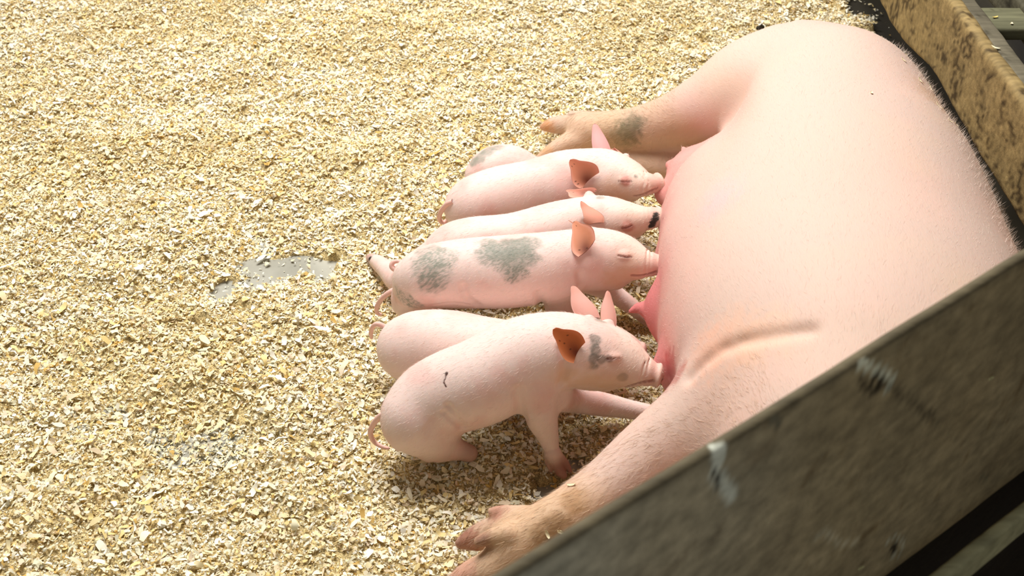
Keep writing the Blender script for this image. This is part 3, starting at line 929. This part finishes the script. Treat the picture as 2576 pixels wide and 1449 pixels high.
TEATS = [
    [(1740, 420, .14, 46), (1726, 392, .14, 17), (1721, 378, .14, 8), (1720, 374, .14, 7)],
    [(1735, 450, .14, 48), (1702, 430, .13, 20), (1688, 420, .13, 11), (1684, 416, .13, 11)],
    [(1735, 492, .12, 56), (1682, 490, .12, 32), (1664, 486, .12, 18), (1656, 482, .12, 10)],
    [(1740, 560, .12, 60), (1690, 556, .12, 30), (1668, 552, .12, 12)],
    [(1750, 645, .12, 78), (1695, 655, .12, 42), (1670, 662, .12, 16), (1662, 664, .12, 10)],
    [(1720, 780, .12, 100), (1660, 785, .115, 42), (1625, 777, .11, 21), (1604, 775, .105, 13), (1586, 784, .10, 7)],
    [(1745, 920, .12, 84), (1690, 918, .12, 42), (1662, 918, .12, 20), (1650, 920, .12, 12)],
]
teat_ch = [chain_px(t, 5) for t in TEATS]
for t in teat_ch:
    SB.chain(t, 0.022)
# ear (on the hidden head)
# creases
for pp, r, k in [([(1735, 950), (1790, 895), (1860, 862), (1950, 842), (2040, 832)], .002, .020)]:
    fp = [q for q in (SB.hit(a, b) for a, b, _ in catmull([(a, b, 0) for a, b in pp], 6)) if q is not None]
    SB.chain(np.array([[*p, r] for p in fp]), k, op=-1)
sow_hits = {}


def sow_hit(x, y):
    return SB.hit_near(x, y)


sow_chip_px = [(2314, 203), (2343, 226), (2364, 265), (2337, 213), (2271, 151), (2391, 305), (2407, 309), (2194, 234), (2281, 118), (1440, 1220), (1379, 1345), (1408, 1338), (1324, 1394)]
sow_chip_pt = [sow_hit(*q) for q in sow_chip_px]
SV, SQ = SB.mesh(3)
SN = normals(SV, SQ)
scol = np.repeat(SOW_BASE[None], len(SV), 0)


def smix(w, c):
    global scol
    w = np.clip(w, 0, 1)[:, None]
    scol = scol * (1 - w) + np.asarray(c)[None] * w


nz = fbm(SV, 7, 40, 3)
smix(0.30 * smooth(0.45, 0.7, nz), lin(236, 190, 172))
smix(0.22 * smooth(0.5, 0.75, fbm(SV, 5, 44, 3)), lin(226, 196, 160))
# udder pink
ud = np.full(len(SV), 9.0)
for t in teat_ch:
    for q in t[::3]:
        ud = np.minimum(ud, np.linalg.norm(SV - q[:3], axis=1) - q[3])
ud = ud + (fbm(SV, 18, 51, 3) - 0.5) * 0.05
smix(0.55 * smooth(0.17, 0.0, ud), lin(234, 172, 164))
smix(0.7 * smooth(0.07, -0.01, ud), SOW_PINK)
for t in (teat_ch[5], teat_ch[6]):
    dd = np.min(np.linalg.norm(SV[:, None] - t[None, ::2, :3], axis=2) - t[None, ::2, 3], axis=1)
    smix(0.75 * smooth(0.03, -0.01, dd), lin(206, 108, 112))
# tanner legs
leg_tan = [(1600, 335, .16), (1470, 335, .12), (1720, 345, .07), (1330, 1350, .15), (1420, 1310, .10), (1230, 1420, .13)]
for (x, y, r) in leg_tan:
    q = sow_hit(x, y)
    if q is not None:
        smix(0.42 * smooth(r, r * .3, np.linalg.norm(SV - q, axis=1)), SOW_TAN)
for (x, y, r, c, a) in [(1585, 325, .035, lin(120, 110, 84), .75), (1560, 345, .035, lin(150, 136, 100), .55), (1610, 312, .02, lin(120, 112, 88), .6), (1440, 1262, .022, lin(176, 128, 76), .6), (1395, 1325, .025, lin(150, 110, 66), .7), (1365, 1352, .02, lin(150, 110, 66), .6),
                     (1384, 318, .018, lin(226, 168, 124), .8), (1370, 320, .02, lin(222, 160, 112), .8), (1375, 385, .02, lin(226, 176, 130), .8), (1440, 286, .012, lin(120, 80, 52), .8),
                     (1170, 1360, .035, lin(176, 112, 92), .8), (1215, 1365, .02, lin(150, 96, 84), .6), (1250, 1288, .02, lin(196, 140, 120), .8), (1160, 1440, .03, lin(224, 168, 146), .8),
                     (1850, 865, .06, lin(236, 186, 158), .5), (1780, 885, .05, lin(234, 176, 150), .5), (1930, 850, .05, lin(238, 194, 166), .4), (1668, 550, .004, lin(80, 50, 48), .8), (1810, 480, .05, lin(222, 184, 188), .25), (1800, 520, .04, lin(214, 176, 184), .25), (2360, 260, .07, lin(206, 160, 116), .4), (1690, 925, .035, lin(176, 60, 62), .6), (1700, 950, .03, lin(170, 66, 60), .55)]:  # includes the pinkish shading above the shoulder crease, painted into the skin
    q = sow_hit(x, y)
    if q is not None:
        smix(a * smooth(r * 1.2, r * .35, np.linalg.norm(SV - q, axis=1) + (fbm(SV, 120, 60, 2) - .5) * r), c)
SM = Mesh()
SM.add(SV, SQ, scol, 0)


def sow_flow(p):
    f = np.zeros_like(p)
    f[:, 1] = 1.0; f[:, 0] = 0.25; f[:, 2] = -0.35
    w = smooth(0.30, 0.12, p[:, 0])[:, None]
    leg = np.array([-1.0, -0.25, -0.35])
    return f * (1 - w) + leg * w


fur(SM, SV, SN, scol, sow_flow, 70000, 0.012, 0.00027, 0.13, 71, jitter=0.004)
legk = ((SV[:, 0] < 0.32) & ((SV[:, 1] > 1.98) | (SV[:, 1] < 1.16)))
fur(SM, SV, SN, scol, sow_flow, 22000, 0.015, 0.00036, 0.2, 72, jitter=0.004, keep=legk, tint=lin(226, 200, 160))
backk = SV[:, 0] > 0.70
fur(SM, SV, SN, scol, sow_flow, 9000, 0.020, 0.0003, 0.5, 73, jitter=0.004, keep=backk)
hdp = 1.35
leaf_ear(SM, (1850, 1370), (1930, 1340), (1800, 1490), hdp, -.08, -.1, False, .3, EAR_IN, EAR_OUT, thick=0.004)
sow = SM.build('sow', [MAT_SOW, MAT_HAIR], origin=(0.5, 1.6, 0.0))
tag(sow, 'large pale pink sow lying on her side nursing the piglets', 'pig')


# ------------------------------------------------------------------ boards
def plank(name, o, ex, ey, ez, L, T, H, colfn, parent=None, nl=160, bev=0.006, wav=0.002, seed=0, wavscale=14, mat=None, extra=None):
    """a sawn board: rounded section swept along ex, edges worn by noise.  o is the corner at the start/bottom/front."""
    o, ex, ey, ez = [np.asarray(q, dtype=float) for q in (o, ex, ey, ez)]
    prof = []
    def corner(cx, cz, a0):
        for k in range(4):
            a = a0 + k * math.pi / 6
            prof.append((cx + bev * math.cos(a), cz + bev * math.sin(a)))
    nface = max(2, int(H / 0.008)); nt = max(2, int(T / 0.008))
    corner(bev, bev, math.pi)
    for k in range(1, nt):
        prof.append((bev + (T - 2 * bev) * k / nt, 0))
    corner(T - bev, bev, 1.5 * math.pi)
    for k in range(1, nface):
        prof.append((T, bev + (H - 2 * bev) * k / nface))
    corner(T - bev, H - bev, 0)
    for k in range(1, nt):
        prof.append((T - bev - (T - 2 * bev) * k / nt, H))
    corner(bev, H - bev, 0.5 * math.pi)
    for k in range(1, nface):
        prof.append((0, H - bev - (H - 2 * bev) * k / nface))
    prof = np.array(prof); m = len(prof)
    s = np.linspace(0, L, nl)
    V = (o + s[:, None, None] * ex + prof[None, :, 0:1] * ey + prof[None, :, 1:2] * ez).reshape(-1, 3)
    loc = np.stack([np.repeat(s, m), np.tile(prof[:, 0], nl), np.tile(prof[:, 1], nl)], 1)
    cen = o + np.repeat(s, m)[:, None] * ex + ey * T / 2 + ez * H / 2
    rad = V - cen; rad /= np.linalg.norm(rad, axis=1, keepdims=True)
    V = V + rad * ((fbm(loc * [1, .4, .4] + seed, wavscale, seed, 3) - 0.5) * 2 * wav)[:, None]
    if extra is not None:
        V = extra(V, loc)
    i, j = np.meshgrid(np.arange(nl - 1), np.arange(m), indexing='ij')
    a = (i * m + j).ravel(); b = (i * m + (j + 1) % m).ravel()
    F = np.stack([a, b, b + m, a + m], 1)
    col = colfn(loc)
    M = Mesh(); M.add(V, F, col)
    M.f.append(np.arange(m)[None, ::-1]); M.m.append(0); M.v.append(np.zeros((0, 3))); M.c.append(np.zeros((0, 3)))
    M.f.append((np.arange(m) + (nl - 1) * m)[None]); M.m.append(0); M.v.append(np.zeros((0, 3))); M.c.append(np.zeros((0, 3)))
    return M.build(name, mat or MAT_WOOD, parent=parent, origin=tuple(o), smooth_shade=True)


def wood(c1, c2, c3, seed, grain=(3, 60, 60), thr=0.62):
    def fn(loc):
        a = fbm(loc * np.array(grain), 1.0, seed, 4)[:, None]
        b = fbm(loc, 30, seed + 7, 3)[:, None]
        s = fbm(loc, 120, seed + 13, 2)[:, None]
        c = np.asarray(c1)[None] * (1 - a) + np.asarray(c2)[None] * a
        w = smooth(thr, thr + 0.16, b * 0.5 + s * 0.5)
        return c * (1 - w) + np.asarray(c3)[None] * w
    return fn


def empty(name, loc):
    o = bpy.data.objects.new(name, None); C.objects.link(o); o.location = loc; o.empty_display_size = 0.1
    bpy.context.view_layer.update()
    return o


# right hand double board wall of the pen, running away from the camera
fenceR = empty('pen_fence', (0.84, 1.15, 0.0))
tag(fenceR, 'dirty brown double board fence along the sow\'s back with a cross bar', 'fence')
Yv = np.array([0, 1.0, 0]); Xv = np.array([1.0, 0, 0]); Zv = np.array([0, 0, 1.0])


def wavy(V, loc):
    low = smooth(0.06, 0.0, loc[:, 2])
    V[:, 2] += low * 0.022 * np.sin(loc[:, 0] * 7.5 + 1.2) * smooth(0.6, 1.2, loc[:, 0])
    return V


b1 = plank('face_board', (0.826, 1.12, 0.215), Yv, Xv, Zv, 2.2, 0.028, 0.165, wood(lin(162, 138, 92), lin(120, 100, 62), lin(72, 56, 32), 3, grain=(40, 90, 90), thr=.53), fenceR, nl=260, bev=0.010, wav=0.004, seed=3, extra=wavy)
b1['label'] = 'thick gnawed face board, yellow brown with dirt'
b2 = plank('cap_board', (0.850, 1.12, 0.330), Yv, Xv, Zv, 2.2, 0.030, 0.046, wood(lin(112, 104, 86), lin(88, 82, 66), lin(60, 54, 40), 9, thr=.6), fenceR, nl=200, bev=0.005, wav=0.003, seed=9)
b2['label'] = 'grey weathered strip behind the face board'
b3 = plank('cross_bar', (0.876, 2.02, 0.345), Xv, Yv, Zv, 0.30, 0.095, 0.025, wood(lin(112, 110, 84), lin(92, 90, 68), lin(70, 66, 46), 12, thr=.65), fenceR, nl=60, seed=12)
b3['label'] = 'flat grey cross bar joining the two boards'
plank('outer_rail', (0.955, 1.12, 0.32), Yv, Xv, Zv, 2.2, 0.030, 0.06, wood(lin(96, 90, 72), lin(74, 70, 54), lin(46, 42, 30), 15), fenceR, nl=160, seed=15)
for yy in (1.25, 3.1):
    plank('post', (0.852, yy, -0.025), Zv, Xv, Yv, 0.36, 0.06, 0.06, wood(lin(70, 58, 36), lin(52, 44, 28), lin(30, 24, 14), 18), fenceR, nl=30, seed=18)

# near board wall, between the camera and the sow
NE = np.array([0.789, 0.614, 0]); NN = np.array([0.614, -0.789, 0])     # along, and outwards to the camera
N0 = np.array([-0.50, 0.4574 - 0.778 * 0.50, 0.0])
fenceN = empty('pen_fence', tuple(N0))
tag(fenceN, 'dark grey brown board fence in the foreground with a thin outer rail', 'fence')


def near_top(loc):
    c = wood(lin(172, 156, 122), lin(150, 132, 98), lin(136, 116, 82), 31, grain=(9, 18, 18), thr=.60)(loc)
    g = smooth(0.95, 0.45, loc[:, 0] + 0.2 * (fbm(loc, 6, 77, 2) - .5))[:, None]
    c = c * (1 - 0.75 * g) + lin(204, 206, 192)[None] * 0.75 * g  # paler cool end: weathered tone, with some reflected light painted in
    return c


def paint_strokes(col, V, strokes):
    for pts, r, cc, a in strokes:
        for q in catmull([(x, y, 0) for x, y in pts], 10):
            # point on the board's outer face under this pixel
            d = FWD + RGT * (q[0] - FRAME_W / 2) / FOCAL - UPV * (q[1] - FRAME_H / 2) / FOCAL
            t = np.dot(N0 + NN * 0.010 - CAM, NN) / np.dot(d, NN)
            p = CAM + d * t
            w = (a * smooth(r * 1.4, r * 0.5, np.linalg.norm(V - p, axis=1) + (vnoise(V, 300, 5) - .5) * r))[:, None]
            col = col * (1 - w) + np.asarray(cc)[None] * w
    return col


STROKES = [([(1800, 1118), (1812, 1150), (1800, 1185), (1822, 1225), (1842, 1248)], .0050, lin(220, 222, 204), .8),
           ([(1786, 1180), (1800, 1195), (1806, 1225)], .002, lin(50, 44, 34), .7),
           ([(2165, 915), (2195, 930), (2225, 945), (2243, 962), (2230, 980)], .0032, lin(226, 226, 200), .85),
           ([(2165, 960), (2190, 985), (2215, 965), (2200, 945)], .004, lin(54, 46, 30), .55),
           ([(2225, 970), (2300, 1020), (2350, 1055)], .004, lin(62, 54, 38), .5), ([(2345, 1055), (2375, 1080), (2410, 1105)], .0015, lin(120, 112, 86), .5),
           ([(2015, 985), (2060, 960), (2130, 925), (2170, 900)], .002, lin(226, 200, 140), .7),
           ([(2040, 1350), (2080, 1340), (2110, 1365), (2160, 1360)], .003, lin(200, 190, 160), .6), ([(2225, 1375), (2245, 1350), (2270, 1365), (2265, 1395), (2240, 1400)], .002, lin(200, 196, 170), .8),
           ([(2246, 1372), (2250, 1384)], .004, lin(36, 28, 18), .7), ([(2470, 1195), (2485, 1205)], .003, lin(126, 118, 92), .6), ([(1945, 1055), (1960, 1065)], .003, lin(110, 106, 88), .6)]
FB = None


def near_cols(loc):
    base = near_top(loc)
    Vw = N0 + loc[:, 0:1] * NE + loc[:, 1:2] * NN + (loc[:, 2:3] + 0.433) * Zv
    edge_shade = smooth(0.318, 0.324, loc[:, 2])[:, None]  # top edge darkened in the colour to take down the light it catches
    base = base * (1 - edge_shade) + lin(98, 88, 66)[None] * edge_shade
    return paint_strokes(base, Vw, STROKES)


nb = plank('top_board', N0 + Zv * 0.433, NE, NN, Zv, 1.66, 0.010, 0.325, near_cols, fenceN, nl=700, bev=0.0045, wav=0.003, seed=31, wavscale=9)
nb['label'] = 'wide scuffed grey brown board with pale scrape marks'
lb = plank('lower_board', N0 - NN * 0.025 + Zv * -0.02, NE, NN, Zv, 1.66, 0.022, 0.475, wood(lin(30, 22, 16), lin(22, 16, 12), lin(14, 10, 8), 41), fenceN, nl=120, seed=41)  # boarding added below the board, near-black in place of the gap's deep shade
lb['label'] = 'lower boarding coloured almost black for the shade of the gap'
orl = plank('outer_rail', N0 + NN * 0.050 + Zv * 0.446, NE, NN, Zv, 1.66, 0.012, 0.036, wood(lin(176, 172, 136), lin(150, 146, 112), lin(100, 92, 64), 44, thr=.62), fenceN, nl=160, bev=0.004, seed=44)
orl['label'] = 'thin greenish grey outer rail'
for L0 in (0.12, 1.52):
    plank('post', N0 + NE * L0 - NN * 0.004 + Zv * -0.025, Zv, NN, NE, 0.50, 0.05, 0.06, wood(lin(40, 32, 22), lin(30, 24, 16), lin(18, 14, 10), 47), fenceN, nl=30, seed=47)


# ------------------------------------------------------------------ single shavings that stand out
def chip(p, nrm, L, W, yaw, curl, label, col, seed, lift=0.0008):
    p = np.asarray(p, dtype=float); nrm = np.asarray(nrm, dtype=float); nrm = nrm / np.linalg.norm(nrm)
    r = np.random.default_rng(seed)
    t = np.array([math.cos(yaw), math.sin(yaw), 0.1]); t = t - nrm * np.dot(t, nrm); t /= np.linalg.norm(t)
    s = np.cross(nrm, t)
    nu = 8; V = []
    for side in (0.0003, -0.0003):
        for i in range(nu):
            u = -1 + 2 * i / (nu - 1)
            x = L / 2 * math.sin(u * curl) / curl; z = L / 2 * (1 - math.cos(u * curl)) / curl
            w = W / 2 * (1 - 0.55 * abs(u) ** 2.5) * r.uniform(0.8, 1.1)
            for q in (-1, 0, 1):
                V.append(p + t * x + s * q * w + nrm * (z + lift + side))
    F = grid_faces(nu, 3)
    n = nu * 3
    ring = [i * 3 for i in range(nu)] + [(nu - 1) * 3 + 1] + [i * 3 + 2 for i in range(nu - 1, -1, -1)] + [1, 0]
    rim = np.array([[a, b, b + n, a + n] for a, b in zip(ring[:-1], ring[1:])])
    M = Mesh(); M.add(np.array(V), np.vstack([F, F[:, ::-1] + n, rim]), col)
    o = M.build('wood_shaving', MAT_SHAV, origin=tuple(p))
    tag(o, label, 'wood shaving', 'single shavings on the sow and the boards')
    return o


pale = lin(244, 230, 190)
chip_labels = ['pale shaving on the sow\'s hip, uppermost of the cluster', 'short shaving in the middle of the cluster on the sow\'s hip', 'shaving at the lower end of the cluster on the sow\'s hip', 'tiny shaving between two others on the sow\'s hip',
               'lone shaving high on the sow\'s rump near the board gap', 'left of two shavings low on the sow\'s back', 'right of two shavings low on the sow\'s back', 'faint lone shaving on the sow\'s flank left of the cluster',
               'thin curled shaving standing up on the sow\'s rump edge', 'small shaving on the sow\'s foreleg by the piglet\'s planted foot', 'shaving stuck in the brown hair of the sow\'s pastern', 'little shaving beside the brown patch on the sow\'s foreleg', 'tiny white shaving on the sow\'s near foot at the board edge']
rr = random.Random(5)
for k, (q, lb_) in enumerate(zip(sow_chip_pt, chip_labels)):
    if q is None:
        continue
    i = int(np.argmin(np.linalg.norm(SV - q, axis=1)))
    nn = SN[i]
    if k == 8:
        chip(SV[i] + np.array([0, 0, .008]), np.array([-.7, -.6, .3]), .026, .004, 1.2, 1.1, lb_, pale, k)
    else:
        chip(SV[i], nn, (.016, .013, .018, .009, .012, .010, .010, .009, 0, .013, .012, .009, .008)[k], .0045, rr.uniform(0, 3), .5, lb_, pale, k)
for k, (x, y, z, L, lb_) in enumerate([(2503, 44, .371, .012, 'yellow shaving on the flat cross bar of the right fence'), (2545, 60, .371, .008, 'smaller shaving near the end of the cross bar'), (2504, 121, .377, .018, 'white curled shaving on the grey strip of the right fence')]):
    chip(P(x, y, z), (0, 0, 1), L, .005, .3 + k, .5, lb_, pale if k else lin(214, 190, 110), 40 + k)
for k, (x, y, L, lb_) in enumerate([(2490, 950, .006, 'pale fleck stuck to the foreground board near its right end'), (2163, 1427, .007, 'pale fleck stuck low on the foreground board')]):
    d = FWD + RGT * (x - FRAME_W / 2) / FOCAL - UPV * (y - FRAME_H / 2) / FOCAL
    t = np.dot(N0 + NN * 0.013 - CAM, NN) / np.dot(d, NN)
    chip(CAM + d * t, NN, L, .003, .6, .3, lb_, lin(196, 190, 140), 50 + k, lift=0.001)

# dark clod of dirt behind the sow's rump
cb = P(1911, 74, 0.0)
CB = Body(cb - 0.03, cb + 0.03, 0.0012)
for dx, dy, dz, r_ in ((0, 0, .004, .007), (.006, .003, .006, .006), (-.005, .002, .003, .005), (.003, -.003, .012, .004)):
    CB.ell(cb + np.array([dx, dy, dz]), (r_, r_ * .9, r_ * .8), 0.004)
cv, cq = CB.mesh(1)
cv = cv + (fbm(cv, 300, 3, 2) - .5)[:, None] * normals(cv, cq) * 0.003
CM = Mesh(); CM.add(cv, cq, lin(52, 46, 36))
clod = CM.build('dirt_clod', MAT_SHAV, origin=tuple(cb))
tag(clod, 'small dark clod of dirt on the shavings behind the sow\'s rump', 'dirt')
